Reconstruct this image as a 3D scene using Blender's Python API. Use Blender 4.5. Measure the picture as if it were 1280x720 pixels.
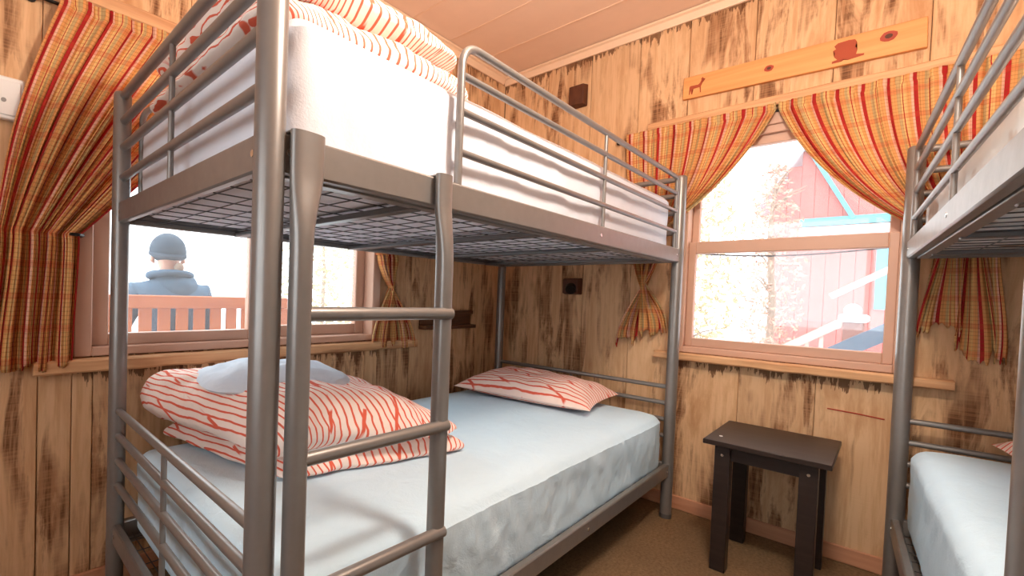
import bpy, bmesh, math, random
from mathutils import Vector, Matrix, noise

for o in list(bpy.data.objects): bpy.data.objects.remove(o, do_unlink=True)
S = bpy.context.scene
COL = S.collection
PI = math.pi
rnd = random.Random(7)

# ------------------------------------------------------------------ camera
F_PX, PPX, PPY = 576.72, 518.3, 382.1
yaw, pitch, roll = 0.79875, -0.02485, 0.03445
fw = Vector((math.cos(yaw)*math.cos(pitch), math.sin(yaw)*math.cos(pitch), math.sin(pitch)))
r0 = Vector((math.sin(yaw), -math.cos(yaw), 0)); u0 = r0.cross(fw)
rr = math.cos(roll)*r0 + math.sin(roll)*u0
uu = -math.sin(roll)*r0 + math.cos(roll)*u0
cd = bpy.data.cameras.new('camera'); cam = bpy.data.objects.new('camera', cd); COL.objects.link(cam)
cd.sensor_fit = 'HORIZONTAL'; cd.sensor_width = 36; cd.lens = F_PX/1280*36
cd.shift_x = (640-PPX)/1280; cd.shift_y = (PPY-360)/1280
cd.clip_start = 0.02; cd.clip_end = 300
M4 = Matrix(((rr.x, uu.x, -fw.x, -0.3453), (rr.y, uu.y, -fw.y, -0.6984), (rr.z, uu.z, -fw.z, 1.0137), (0, 0, 0, 1)))
cam.matrix_world = M4
S.camera = cam
# ------------------------------------------------------------------ light and exposure
SKY = 2.5
LAMP = 74.0
w = bpy.data.worlds.new('world'); S.world = w; w.use_nodes = True
bg = w.node_tree.nodes['Background']; bg.inputs[0].default_value = (0.86, 0.95, 1.0, 1); bg.inputs[1].default_value = SKY
S.view_settings.view_transform = 'Standard'; S.view_settings.look = 'None'
S.view_settings.exposure = 0.95; S.view_settings.gamma = 1.0; S.view_settings.use_curve_mapping = False

# ------------------------------------------------------------------ room sizes (metres)
XW, YW, ZC = 2.18, 1.11, 2.44          # back wall, left wall, ceiling
XN, YN = -1.6, -1.95                   # walls behind the camera

# ------------------------------------------------------------------ materials
def srgb(r, g, b):
    f = lambda c: (c/255/12.92) if c/255 <= .04045 else ((c/255+.055)/1.055)**2.4
    return (f(r), f(g), f(b), 1)
class NT:
    def __init__(s, name):
        s.m = bpy.data.materials.new(name); s.m.use_nodes = True; s.t = s.m.node_tree; s.t.nodes.clear()
        s.out = s.n('ShaderNodeOutputMaterial')
    def n(s, typ, **kw):
        nd = s.t.nodes.new(typ)
        for k, v in kw.items():
            if hasattr(nd, k) and not k.startswith('_'): setattr(nd, k, v)
        return nd
    def l(s, a, b): s.t.links.new(a, b)
    def set(s, nd, **kw):
        for k, v in kw.items():
            i = nd.inputs[k.replace('_', ' ')]
            if hasattr(v, 'is_output') or isinstance(v, bpy.types.NodeSocket): s.l(v, i)
            else: i.default_value = v
        return nd
    def mapping(s, vec, scale, loc=None):
        m = s.n('ShaderNodeMapping'); s.l(vec, m.inputs[0]); m.inputs['Scale'].default_value = scale
        if loc is not None:
            if isinstance(loc, tuple): m.inputs['Location'].default_value = loc
            else: s.l(loc, m.inputs['Location'])
        return m.outputs[0]
    def noise(s, vec, scale=1, detail=4, rough=.55, dist=0):
        n = s.n('ShaderNodeTexNoise'); s.l(vec, n.inputs['Vector'])
        n.inputs['Scale'].default_value = scale; n.inputs['Detail'].default_value = detail
        n.inputs['Roughness'].default_value = rough; n.inputs['Distortion'].default_value = dist
        return n.outputs['Fac']
    def ramp(s, fac, stops, interp='LINEAR'):
        r = s.n('ShaderNodeValToRGB'); s.l(fac, r.inputs[0]); cr = r.color_ramp; cr.interpolation = interp
        while len(cr.elements) < len(stops): cr.elements.new(.5)
        for e, (p, c) in zip(cr.elements, stops):
            e.position = p; e.color = c if isinstance(c, tuple) else (c, c, c, 1)
        return r.outputs[0]
    def mix(s, fac, a, b, mode='MIX'):
        m = s.n('ShaderNodeMix', data_type='RGBA', blend_type=mode)
        for sock, v in ((m.inputs[0], fac), (m.inputs[6], a), (m.inputs[7], b)):
            if isinstance(v, bpy.types.NodeSocket): s.l(v, sock)
            else: sock.default_value = v
        return m.outputs[2]
    def math(s, op, a, b=0.0, c=0.0):
        m = s.n('ShaderNodeMath', operation=op)
        for sock, v in zip(m.inputs, (a, b, c)):
            if isinstance(v, bpy.types.NodeSocket): s.l(v, sock)
            else: sock.default_value = v
        return m.outputs[0]
    def bump(s, h, strength=.3, dist=.01):
        b = s.n('ShaderNodeBump'); s.l(h, b.inputs['Height']); b.inputs['Strength'].default_value = strength
        b.inputs['Distance'].default_value = dist; return b.outputs[0]
    def bsdf(s, color, rough=.6, metal=0., normal=None, spec=.5):
        p = s.n('ShaderNodeBsdfPrincipled')
        if isinstance(color, bpy.types.NodeSocket): s.l(color, p.inputs['Base Color'])
        else: p.inputs['Base Color'].default_value = color
        if isinstance(rough, bpy.types.NodeSocket): s.l(rough, p.inputs['Roughness'])
        else: p.inputs['Roughness'].default_value = rough
        p.inputs['Metallic'].default_value = metal
        p.inputs['Specular IOR Level'].default_value = spec
        if normal is not None: s.l(normal, p.inputs['Normal'])
        return p.outputs[0]
    def done(s, shader): s.l(shader, s.out.inputs[0]); return s.m
MAT = {}
def plain(name, col, rough=.6, metal=0., spec=.5, bump=0, bscale=60):
    t = NT(name)
    tc = t.n('ShaderNodeTexCoord').outputs['Object']
    nz = t.noise(tc, 14, 3)
    c = t.mix(t.math('MULTIPLY', nz, .25), col, (col[0]*.75, col[1]*.75, col[2]*.75, 1))
    nrm = t.bump(t.noise(tc, bscale, 3), bump, .004) if bump else None
    MAT[name] = t.done(t.bsdf(c, rough, metal, nrm, spec)); return MAT[name]

def board_wood(name, axis, light, mid, dark):
    """rough-sawn whitewashed board; axis = world axis that runs across the boards"""
    t = NT(name)
    pos = t.n('ShaderNodeNewGeometry').outputs['Position']
    oi = t.n('ShaderNodeObjectInfo')
    off = t.n('ShaderNodeCombineXYZ')
    t.l(t.math('MULTIPLY', oi.outputs['Random'], 7.3), off.inputs[0]); t.l(t.math('MULTIPLY', oi.outputs['Random'], 5.1), off.inputs[1])
    t.l(t.math('MULTIPLY', oi.outputs['Random'], 3.7), off.inputs[2])
    def sc(a, z): return (a, 1, z) if axis == 'x' else (1, a, z)
    fine = t.noise(t.mapping(pos, sc(60, 3.5), off.outputs[0]), 1, 5, .65)
    streak = t.noise(t.mapping(pos, sc(11, 1.9), off.outputs[0]), 1, 6, .66, .5)
    patch = t.noise(t.mapping(pos, sc(4.5, 1.3), off.outputs[0]), 1, 4, .6, .3)
    saw = t.noise(t.mapping(pos, sc(3, 160), off.outputs[0]), 1, 2, .5)
    base = t.ramp(streak, [(.28, mid), (.48, light), (.75, light)])
    base = t.mix(t.ramp(fine, [(.45, 0.), (.74, .7)]), base, mid)
    # rubbed through paint: long dark streaks inside worn patches
    s1 = t.math('MULTIPLY', t.ramp(streak, [(.47, 0.), (.57, 1.)]), t.ramp(patch, [(.435, 0.), (.545, 1.)]))
    s2 = t.ramp(fine, [(.40, .2), (.56, 1.)])
    st = t.math('MULTIPLY', s1, s2)
    base = t.mix(t.math('MULTIPLY', s1, .62), base, srgb(160, 98, 54))
    base = t.mix(t.math('MULTIPLY', t.math('MULTIPLY', st, t.ramp(saw, [(.3, .45), (.6, 1.)])), .8), base, dark)
    # bare jagged board ends under sills and mouldings, where the paint stops short
    at = t.n('ShaderNodeAttribute', attribute_type='OBJECT', attribute_name='end_z')
    sp = t.n('ShaderNodeSeparateXYZ'); t.l(pos, sp.inputs[0])
    dist = t.math('SUBTRACT', t.math('SUBTRACT', at.outputs['Fac'], .046), sp.outputs[2])
    jag = t.noise(t.mapping(pos, sc(34, 4), off.outputs[0]), 1, 4, .7)
    lim = t.math('MULTIPLY', t.math('SUBTRACT', jag, .46), .30)
    endm = t.math('MULTIPLY', t.math('LESS_THAN', dist, lim), t.math('GREATER_THAN', jag, .46))
    base = t.mix(t.math('MULTIPLY', endm, .8), base, srgb(96, 56, 28))
    # tint per board
    tint = t.ramp(oi.outputs['Random'], [(0., (.84, .82, .80, 1)), (.5, (1, .98, .95, 1)), (1., (.94, .89, .84, 1))])
    base = t.mix(1., base, tint, 'MULTIPLY')
    h = t.math('ADD', t.math('MULTIPLY', fine, .6), t.math('MULTIPLY', saw, .4))
    MAT[name] = t.done(t.bsdf(base, .75, 0, t.bump(h, .35, .004), .25)); return MAT[name]
LT, MD, DK = srgb(230, 190, 148), srgb(198, 148, 104), srgb(78, 44, 22)
board_wood('board_back', 'y', LT, MD, DK)
board_wood('board_left', 'x', LT, MD, DK)

def pine(name, light, dark, axis_scale, rough=.55, stain=None):
    t = NT(name)
    tc = t.n('ShaderNodeTexCoord').outputs['Object']
    g = t.noise(t.mapping(tc, axis_scale), 1, 4, .6, .4)
    c = t.ramp(g, [(.3, light), (.7, dark)])
    if stain:
        p = t.noise(t.mapping(tc, tuple(.35*a for a in axis_scale)), 1.0, 4, .6)
        c = t.mix(t.ramp(p, [(.53, 0.), (.64, .8)]), c, stain)
    MAT[name] = t.done(t.bsdf(c, rough, 0, t.bump(g, .15, .003), .3)); return MAT[name]
pine('sill_wood_y', srgb(226, 178, 132), srgb(190, 134, 90), (30, 2, 40), .6, srgb(110, 66, 34))
pine('sill_wood_x', srgb(226, 178, 132), srgb(190, 134, 90), (2, 30, 40), .6, srgb(110, 66, 34))
pine('sign_pine', srgb(234, 166, 104), srgb(218, 144, 82), (20, 1.6, 30), .5)
pine('dark_block', srgb(104, 62, 42), srgb(70, 38, 24), (20, 20, 5), .6)
pine('shelf_wood', srgb(120, 76, 46), srgb(64, 38, 22), (3, 20, 30), .6)
pine('base_pink', srgb(206, 150, 116), srgb(186, 126, 92), (20, 2, 30), .55)
pine('espresso', srgb(54, 42, 37), srgb(40, 30, 27), (40, 3, 40), .38)
pine('bench_wood', srgb(216, 136, 90), srgb(192, 108, 66), (3, 20, 30), .6)
plain('ceiling_paint', srgb(250, 216, 190), .6, bump=.04)
plain('ceiling_seam', srgb(250, 214, 184), .6)
plain('crown_paint', srgb(248, 212, 178), .5)
plain('vinyl', srgb(206, 164, 140), .4)
plain('gasket', srgb(90, 80, 76), .5)
plain('wall_core', srgb(120, 84, 58), .8)
plain('outer_siding', srgb(150, 110, 90), .8)
plain('white_plastic', srgb(236, 232, 228), .4)
plain('grey_plastic', srgb(150, 146, 142), .4)
plain('black_metal', srgb(38, 34, 32), .4, .6)
plain('bolt_metal', srgb(210, 208, 205), .25, .9)
plain('burnt', srgb(170, 70, 36), .7)
plain('knot', srgb(170, 60, 34), .6)
plain('red_mark', srgb(176, 62, 40), .7)
# silver bed frame
t = NT('silver'); tc = t.n('ShaderNodeTexCoord').outputs['Object']
nz = t.noise(tc, 35, 3)
MAT['silver'] = t.done(t.bsdf(t.mix(nz, srgb(144, 138, 133), srgb(132, 127, 123)), t.math('ADD', t.math('MULTIPLY', nz, .1), .30), .45, None, .5))
plain('dark_steel', srgb(110, 108, 108), .4, .6)
plain('wire', srgb(96, 96, 100), .4, .5)

def cloth(name, col, col2, wr=.5, scale=9, trans=0.):
    t = NT(name); tc = t.n('ShaderNodeTexCoord').outputs['Object']
    n1 = t.noise(t.mapping(tc, (1, 1.4, .8)), scale, 5, .6, .6); n2 = t.noise(tc, 260, 2)
    c = t.mix(n1, col, col2)
    h = t.math('ADD', n1, t.math('MULTIPLY', n2, .08))
    MAT[name] = t.done(t.bsdf(c, .85, 0, t.bump(h, wr, .02), .15)); return MAT[name]
cloth('sheet_blue', srgb(216, 239, 252), srgb(206, 232, 248), .38)
cloth('sheet_white', srgb(236, 236, 242), srgb(226, 226, 234), .28, 6)
cloth('white_pillow', srgb(232, 238, 244), srgb(206, 218, 232), .4)
t = NT('mattress_mottled'); tc = t.n('ShaderNodeTexCoord').outputs['Object']
mz = t.noise(t.mapping(tc, (5, 5, 9)), 1, 2, .4)
c = t.mix(t.ramp(mz, [(.56, 0.), (.60, 1.)]), srgb(224, 222, 220), srgb(176, 150, 132))
MAT['mattress_mottled'] = t.done(t.bsdf(c, .8, 0, t.bump(t.noise(tc, 8, 3), .2, .02), .2))

def striped(name, sx, sy, base, line, rot=0.):
    """white cotton with long branching coral lines: edges of stretched cells"""
    t = NT(name); tc = t.n('ShaderNodeTexCoord').outputs['UV']
    wob = t.noise(tc, 3.0, 2)
    add = t.n('ShaderNodeVectorMath', operation='ADD'); t.l(tc, add.inputs[0])
    cx = t.n('ShaderNodeCombineXYZ'); t.l(t.math('MULTIPLY', t.math('SUBTRACT', wob, .5), .035), cx.inputs[0]); t.l(cx.outputs[0], add.inputs[1])
    def lines(vec, per, d0, lo, hi):
        wv = t.n('ShaderNodeTexWave', wave_type='BANDS', bands_direction='X', wave_profile='SIN')
        t.l(vec, wv.inputs['Vector']); wv.inputs['Scale'].default_value = .314/per
        wv.inputs['Distortion'].default_value = d0; wv.inputs['Detail'].default_value = 1; wv.inputs['Detail Scale'].default_value = 2
        return t.ramp(wv.outputs['Fac'], [(lo, 0.), (hi, 1.)])
    f1 = lines(add.outputs[0], sx, .6, .80, .88)
    mp = t.n('ShaderNodeMapping'); t.l(add.outputs[0], mp.inputs[0]); mp.inputs['Rotation'].default_value = (0, 0, sy)
    f2 = t.math('MULTIPLY', lines(mp.outputs[0], sx*4.1, 1.2, .965, .985), t.ramp(t.noise(tc, 6, 1), [(.50, 0.), (.53, 1.)]))
    fac = t.math('MAXIMUM', f1, f2)
    oc = t.n('ShaderNodeTexCoord').outputs['Object']
    n1 = t.noise(oc, 11, 4, .6, .4)
    c = t.mix(t.math('MULTIPLY', fac, .92), base, line)
    MAT[name] = t.done(t.bsdf(c, .85, 0, t.bump(n1, .45, .02), .12)); return MAT[name]
striped('striped_duvet', .027, .35, srgb(250, 228, 216), srgb(226, 82, 48))
striped('striped_pillow', .027, .5, srgb(250, 220, 206), srgb(224, 78, 48))
striped('striped_upper', .027, .3, srgb(250, 234, 222), srgb(222, 84, 46))

# plaid curtain cloth: vertical stripes in cloth space, fine cross threads
def plaid(name, period, stops, trans):
    t = NT(name); uv = t.n('ShaderNodeTexCoord').outputs['UV']
    sp = t.n('ShaderNodeSeparateXYZ'); t.l(uv, sp.inputs[0])
    fr = t.math('FRACT', t.math('DIVIDE', sp.outputs[0], period))
    c = t.ramp(fr, stops, 'CONSTANT')
    def lines(sock, per, wdt): return t.math('LESS_THAN', t.math('FRACT', t.math('DIVIDE', sock, per)), wdt)
    c = t.mix(t.math('MULTIPLY', lines(sp.outputs[1], .013, .25), .26), c, srgb(150, 84, 36))
    c = t.mix(t.math('MULTIPLY', lines(sp.outputs[1], .096, .2), .3), c, srgb(220, 84, 60))
    c = t.mix(t.math('MULTIPLY', lines(sp.outputs[0], .009, .3), .18), c, srgb(160, 90, 40))
    n = t.noise(uv, 300, 2)
    d = t.bsdf(c, .9, 0, t.bump(n, .1, .002), .1)
    tr = t.n('ShaderNodeBsdfTranslucent'); t.l(c, tr.inputs[0])
    mx = t.n('ShaderNodeMixShader'); mx.inputs[0].default_value = trans; t.l(d, mx.inputs[1]); t.l(tr.outputs[0], mx.inputs[2])
    MAT[name] = t.done(mx.outputs[0])
OR, RD, PK, GR, YL = srgb(238, 176, 112), srgb(190, 46, 50), srgb(248, 200, 172), srgb(212, 182, 130), srgb(246, 204, 136)
plaid('plaid', .088, [(0, OR), (.16, RD), (.31, PK), (.42, OR), (.58, YL), (.70, RD), (.735, YL), (.80, GR), (.94, OR)], .30)

# window glass, with a white translucent veil that stands in for glare
t = NT('glass')
tr = t.n('ShaderNodeBsdfTransparent'); tl = t.n('ShaderNodeBsdfTranslucent'); tl.inputs[0].default_value = (1, 1, 1, 1)
gl = t.n('ShaderNodeBsdfGlossy'); gl.inputs['Roughness'].default_value = .02
m1 = t.n('ShaderNodeMixShader'); m1.inputs[0].default_value = .035; t.l(tr.outputs[0], m1.inputs[1]); t.l(tl.outputs[0], m1.inputs[2])
m2 = t.n('ShaderNodeMixShader'); m2.inputs[0].default_value = .05; t.l(m1.outputs[0], m2.inputs[1]); t.l(gl.outputs[0], m2.inputs[2])
MAT['glass'] = t.done(m2.outputs[0])
# carpet
t = NT('carpet'); pos = t.n('ShaderNodeNewGeometry').outputs['Position']
a = t.noise(pos, 90, 3, .7); b = t.noise(pos, 3.5, 4)
c = t.mix(t.ramp(a, [(.3, 0.), (.7, 1.)]), srgb(112, 88, 64), srgb(150, 120, 88))
c = t.mix(t.ramp(b, [(.35, 0.), (.7, .45)]), c, srgb(104, 82, 62))
MAT['carpet'] = t.done(t.bsdf(c, .95, 0, t.bump(a, .6, .006), .05))
# outside
plain('snow', (.80, .82, .84, 1), .9)
plain('deck', (.80, .80, .80, 1), .8)
plain('red_siding', srgb(198, 108, 100), .8)
plain('pink_trim', srgb(226, 176, 164), .8)
plain('teal_trim', srgb(92, 170, 186), .7)
plain('slate_blue', srgb(84, 100, 116), .7)
plain('newel_brown', srgb(140, 92, 80), .7)
plain('dark_pane', srgb(90, 140, 160), .2)
plain('leaf', srgb(196, 176, 136), .8)
plain('leaf_pink', srgb(206, 160, 140), .8)
plain('bark', srgb(160, 140, 122), .9)
plain('skin', srgb(226, 176, 152), .6)
plain('jacket', srgb(72, 98, 122), .8, bump=.2, bscale=30)
plain('beanie', srgb(54, 68, 84), .9, bump=.3, bscale=80)
plain('trousers', srgb(40, 46, 58), .9)
plain('boot', srgb(50, 40, 34), .8)
t = NT('lamp_glow'); em = t.n('ShaderNodeEmission'); em.inputs[0].default_value = (1, .90, .79, 1); em.inputs[1].default_value = LAMP
MAT['lamp_glow'] = t.done(em.outputs[0])

# ------------------------------------------------------------------ mesh helpers
def V(*a): return Vector(a)
def thing(name, label, cat, loc=(0, 0, 0), rz=0, group=None, kind=None):
    o = bpy.data.objects.new(name, None); COL.objects.link(o); o.empty_display_size = .05
    o.location = loc; o.rotation_euler = (0, 0, rz)
    if kind: o['kind'] = kind
    o['label'] = label
    if cat: o['category'] = cat
    if group: o['group'] = group
    return o
def tag(o, label, cat, group=None, kind=None):
    if label: o['label'] = label
    if cat: o['category'] = cat
    if group: o['group'] = group
    if kind: o['kind'] = kind
    return o
def finish(name, bm, mat, parent=None, smooth=True, local=False, recalc=True):
    """bmesh given in world coordinates (or in the parent's frame when local) becomes one object with its origin at its base"""
    if recalc: bmesh.ops.recalc_face_normals(bm, faces=bm.faces)
    xs = [v.co for v in bm.verts]
    lo = V(min(c.x for c in xs), min(c.y for c in xs), min(c.z for c in xs)); hi = V(max(c.x for c in xs), max(c.y for c in xs), max(c.z for c in xs))
    org = V((lo.x+hi.x)/2, (lo.y+hi.y)/2, lo.z)
    for v in bm.verts: v.co -= org
    me = bpy.data.meshes.new(name); bm.to_mesh(me); bm.free()
    me.materials.append(MAT[mat] if isinstance(mat, str) else mat)
    if smooth: me.shade_smooth(); me.set_sharp_from_angle(angle=math.radians(38))
    o = bpy.data.objects.new(name, me); COL.objects.link(o)
    if parent is not None:
        o.parent = parent
        if not local:
            p = parent; off = V(0, 0, 0)
            while p is not None: off += p.location; p = p.parent
            org = org - off
    o.location = org
    return o
def add_box(bm, lo, hi, bev=0.):
    b2 = bmesh.new()
    bmesh.ops.create_cube(b2, size=1)
    for v in b2.verts:
        v.co = V(lo[0]+(v.co.x+.5)*(hi[0]-lo[0]), lo[1]+(v.co.y+.5)*(hi[1]-lo[1]), lo[2]+(v.co.z+.5)*(hi[2]-lo[2]))
    if bev: bmesh.ops.bevel(b2, geom=list(b2.edges), offset=bev, segments=1, affect='EDGES')
    merge(bm, b2)
def merge(bm, b2):
    mp = {}
    for v in b2.verts: mp[v] = bm.verts.new(v.co)
    for f in b2.faces:
        try: bm.faces.new([mp[v] for v in f.verts])
        except ValueError: pass
    b2.free()
def box(name, lo, hi, mat, parent=None, bev=.003, **k):
    bm = bmesh.new(); add_box(bm, lo, hi, bev); return finish(name, bm, mat, parent, **k)
def add_obox(bm, a, b, w, h, up=V(0, 0, 1)):
    """bar of rectangular section from a to b"""
    a = Vector(a); b = Vector(b); d = (b-a).normalized(); s = d.cross(up)
    if s.length < 1e-4: s = d.cross(V(1, 0, 0))
    s.normalize(); u = s.cross(d)
    vs = []
    for p in (a, b):
        for i, j in ((-1, -1), (1, -1), (1, 1), (-1, 1)): vs.append(bm.verts.new(p+s*(i*w/2)+u*(j*h/2)))
    for f in ((0, 1, 2, 3), (7, 6, 5, 4), (0, 4, 5, 1), (1, 5, 6, 2), (2, 6, 7, 3), (3, 7, 4, 0)): bm.faces.new([vs[i] for i in f])
def add_tube(bm, pts, r, n=12, radii=None, flat=None):
    pts = [Vector(p) for p in pts]; rings = []
    d0 = (pts[1]-pts[0]).normalized(); nrm = d0.orthogonal().normalized()
    for i, p in enumerate(pts):
        if i == 0: d = pts[1]-pts[0]
        elif i == len(pts)-1: d = pts[-1]-pts[-2]
        else: d = (pts[i+1]-p).normalized()+(p-pts[i-1]).normalized()
        d.normalize(); nrm = (nrm-d*nrm.dot(d)).normalized(); bn = d.cross(nrm)
        rad = radii[i] if radii else r
        rings.append([bm.verts.new(p+(nrm*math.cos(2*PI*k/n)+bn*math.sin(2*PI*k/n))*rad) for k in range(n)])
    for a, b in zip(rings, rings[1:]):
        for k in range(n): bm.faces.new((a[k], a[(k+1) % n], b[(k+1) % n], b[k]))
    bm.faces.new(rings[0][::-1]); bm.faces.new(rings[-1])
def tube(name, pts, r, mat, parent=None, n=12, radii=None, **k):
    bm = bmesh.new(); add_tube(bm, pts, r, n, radii); return finish(name, bm, mat, parent, **k)
def bend(p0, p1, p2, rad, n=7):
    """corner p0-p1-p2 rounded with radius rad: list of points"""
    p0, p1, p2 = map(Vector, (p0, p1, p2)); a = (p0-p1).normalized(); b = (p2-p1).normalized()
    s = p1+a*rad; e = p1+b*rad; out = []
    for i in range(n+1):
        t = i/n; out.append(s*(1-t)**2+p1*2*t*(1-t)+e*t*t)
    return out
def add_disc(bm, c, axis, r, th, n=12):
    c = Vector(c); axis = Vector(axis).normalized(); add_tube(bm, [c, c+axis*th], r, n)
def set_uv(o, fn):
    me = o.data; uvl = me.uv_layers.new(name='UVMap')
    for lp in me.loops: uvl.data[lp.index].uv = fn(me.vertices[lp.vertex_index].co, lp.vertex_index)
def soft_box(sx, sy, sz, r, nx, ny, nz, disp=None):
    """rounded box, centred in x/y, base at 0"""
    bm = bmesh.new(); idx = {}
    def vert(i, j, k):
        key = (i, j, k)
        if key in idx: return idx[key]
        p = V((i/nx-.5)*sx, (j/ny-.5)*sy, (k/nz-.5)*sz)
        q = V(max(-sx/2+r, min(sx/2-r, p.x)), max(-sy/2+r, min(sy/2-r, p.y)), max(-sz/2+r, min(sz/2-r, p.z)))
        d = p-q
        if d.length > 1e-7: p = q+d.normalized()*r
        p.z += sz/2
        if disp: p = disp(p)
        idx[key] = bm.verts.new(p); return idx[key]
    def quad(a, b, c, d): bm.faces.new((vert(*a), vert(*b), vert(*c), vert(*d)))
    for i in range(nx):
        for j in range(ny):
            quad((i, j, nz), (i+1, j, nz), (i+1, j+1, nz), (i, j+1, nz)); quad((i, j, 0), (i, j+1, 0), (i+1, j+1, 0), (i+1, j, 0))
    for i in range(nx):
        for k in range(nz):
            quad((i, 0, k), (i+1, 0, k), (i+1, 0, k+1), (i, 0, k+1)); quad((i, ny, k), (i, ny, k+1), (i+1, ny, k+1), (i+1, ny, k))
    for j in range(ny):
        for k in range(nz):
            quad((0, j, k), (0, j, k+1), (0, j+1, k+1), (0, j+1, k)); quad((nx, j, k), (nx, j+1, k), (nx, j+1, k+1), (nx, j, k+1))
    return bm
def nz3(p, s, seed=0): return noise.noise(V(p.x*s+seed*3.1, p.y*s-seed*1.7, p.z*s+seed))
def xform(bm, loc, rz=0, rx=0, ry=0):
    m = Matrix.Translation(loc) @ Matrix.Rotation(rz, 4, 'Z') @ Matrix.Rotation(ry, 4, 'Y') @ Matrix.Rotation(rx, 4, 'X')
    bmesh.ops.transform(bm, matrix=m, verts=bm.verts); return bm

# ------------------------------------------------------------------ room shell
W1 = (-.10, 1.16, .775, 1.86)            # window_1 opening in the left wall: x0 x1 z0 z1
W2 = (-.765, .045, .775, 1.86)           # window_2 opening in the back wall: y0 y1 z0 z1
TB, TC = .018, .13                       # board thickness, wall thickness
def struct(o): o['kind'] = 'structure'; return o
fl = struct(box('floor', (XN-.1, YN-.1, -.1), (XW+.14, YW+.14, 0), 'carpet', bev=0)); fl['label'] = 'brown short pile carpet floor'
# cores with openings
def core(name, lo, hi, hole=None, along='y', mat='wall_core'):
    bm = bmesh.new()
    if hole is None: add_box(bm, lo, hi)
    else:
        a = 1 if along == 'y' else 0
        def sub(a0, a1, z0, z1):
            l = list(lo); h = list(hi); l[a] = a0; h[a] = a1; l[2] = z0; h[2] = z1; add_box(bm, l, h)
        sub(lo[a], hole[0], lo[2], hi[2]); sub(hole[1], hi[a], lo[2], hi[2]); sub(hole[0], hole[1], lo[2], hole[2]); sub(hole[0], hole[1], hole[3], hi[2])
    return struct(finish(name, bm, mat, smooth=False))
wall_back = core('wall_back', (XW+TB, YN-.1, 0), (XW+TB+TC, YW+.14, ZC+.1), W2, 'y')
wall_left = core('wall_left', (XN-.1, YW+TB, 0), (XW+TB, YW+TB+TC, ZC+.1), W1, 'x')
wall_right = core('wall_right', (XN-.1, YN-.1, 0), (XW+TB, YN, ZC+.1))
W3 = (-1.45, .35, .75, 2.0)           # fill_window opening behind the viewer, added to let in fill light
wall_front = core('wall_front', (XN-.1, YN, 0), (XN, YW+TB, ZC+.1), W3, 'y', 'board_back')
for o, l in ((wall_back, 'whitewashed board wall with the single sash window and hanging sign'), (wall_left, 'whitewashed board wall with the wide window behind the bunk bed'),
             (wall_right, 'board wall behind the second bunk bed'), (wall_front, 'board wall behind the viewer')): o['label'] = l
# boards, one object each
def boards(wall, axis, seams, hole, face, z1=ZC):
    g = .0009
    for a0, a1 in zip(seams, seams[1:]):
        dz = rnd.uniform(-.0015, .0015)
        spans = [(0.004, z1)]
        if hole and a0 < hole[1]-.02 and a1 > hole[0]+.02:
            cuts = [max(a0, hole[0]), min(a1, hole[1])]
            if cuts[0]-a0 < .02 and a1-cuts[1] < .02: pieces = [(a0, a1, 0.004, hole[2]), (a0, a1, hole[3], z1)]
            else:
                pieces = [(cuts[0], cuts[1], 0.004, hole[2]), (cuts[0], cuts[1], hole[3], z1)]
                if cuts[0] > a0+.02: pieces.append((a0, cuts[0], 0.004, z1))
                if cuts[1] < a1-.02: pieces.append((cuts[1], a1, 0.004, z1))
        else: pieces = [(a0, a1, 0.004, z1)]
        for b0, b1, zz0, zz1 in pieces:
            if axis == 'y': box('board', (face+dz, b0+g, zz0), (face+TB-.0005, b1-g, zz1), 'board_back', wall, .0022)['end_z'] = zz1
            else: box('board', (b0+g, face+dz, zz0), (b1-g, face+TB-.0005, zz1), 'board_left', wall, .0022)['end_z'] = zz1
boards(wall_back, 'y', [YN+.02, -1.83, -1.56, -1.295, -1.03, -.765, -.5, -.235, .03, .262, .525, .795, YW-.001], W2, XW)
boards(wall_left, 'x', [XN, -1.45, -1.17, -.89, -.61, -.325, -.185, -.044, .235, .52, .80, 1.08, 1.385, 1.67, 1.95, XW-.002], W1, YW)
for a0, a1 in [(XN+i*.27, XN+(i+1)*.27) for i in range(14)]:
    box('board', (a0+.002, YN+.0005, .004), (min(a1, XW)-.002, YN+TB, ZC), 'board_left', wall_right, .0022)
# ceiling of wide painted boards with light seam strips
ceil = struct(box('ceiling', (XN-.1, YN-.1, ZC+.012), (XW+.14, YW+.14, ZC+.1), 'wall_core', bev=0)); ceil['label'] = 'peach painted board ceiling'
cs = [XN] + [1.88-.29*i for i in range(11, -1, -1)] + [XW]
for a0, a1 in zip(cs, cs[1:]):
    box('ceiling_board', (a0+.001, YN+.001, ZC), (a1-.001, YW-.001, ZC+.0115), 'ceiling_paint', ceil, .002)
for a in cs[1:-1]:
    box('seam_strip', (a-.0045, YN+.001, ZC-.0035), (a+.0045, YW-.001, ZC), 'ceiling_seam', ceil, .001)
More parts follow.
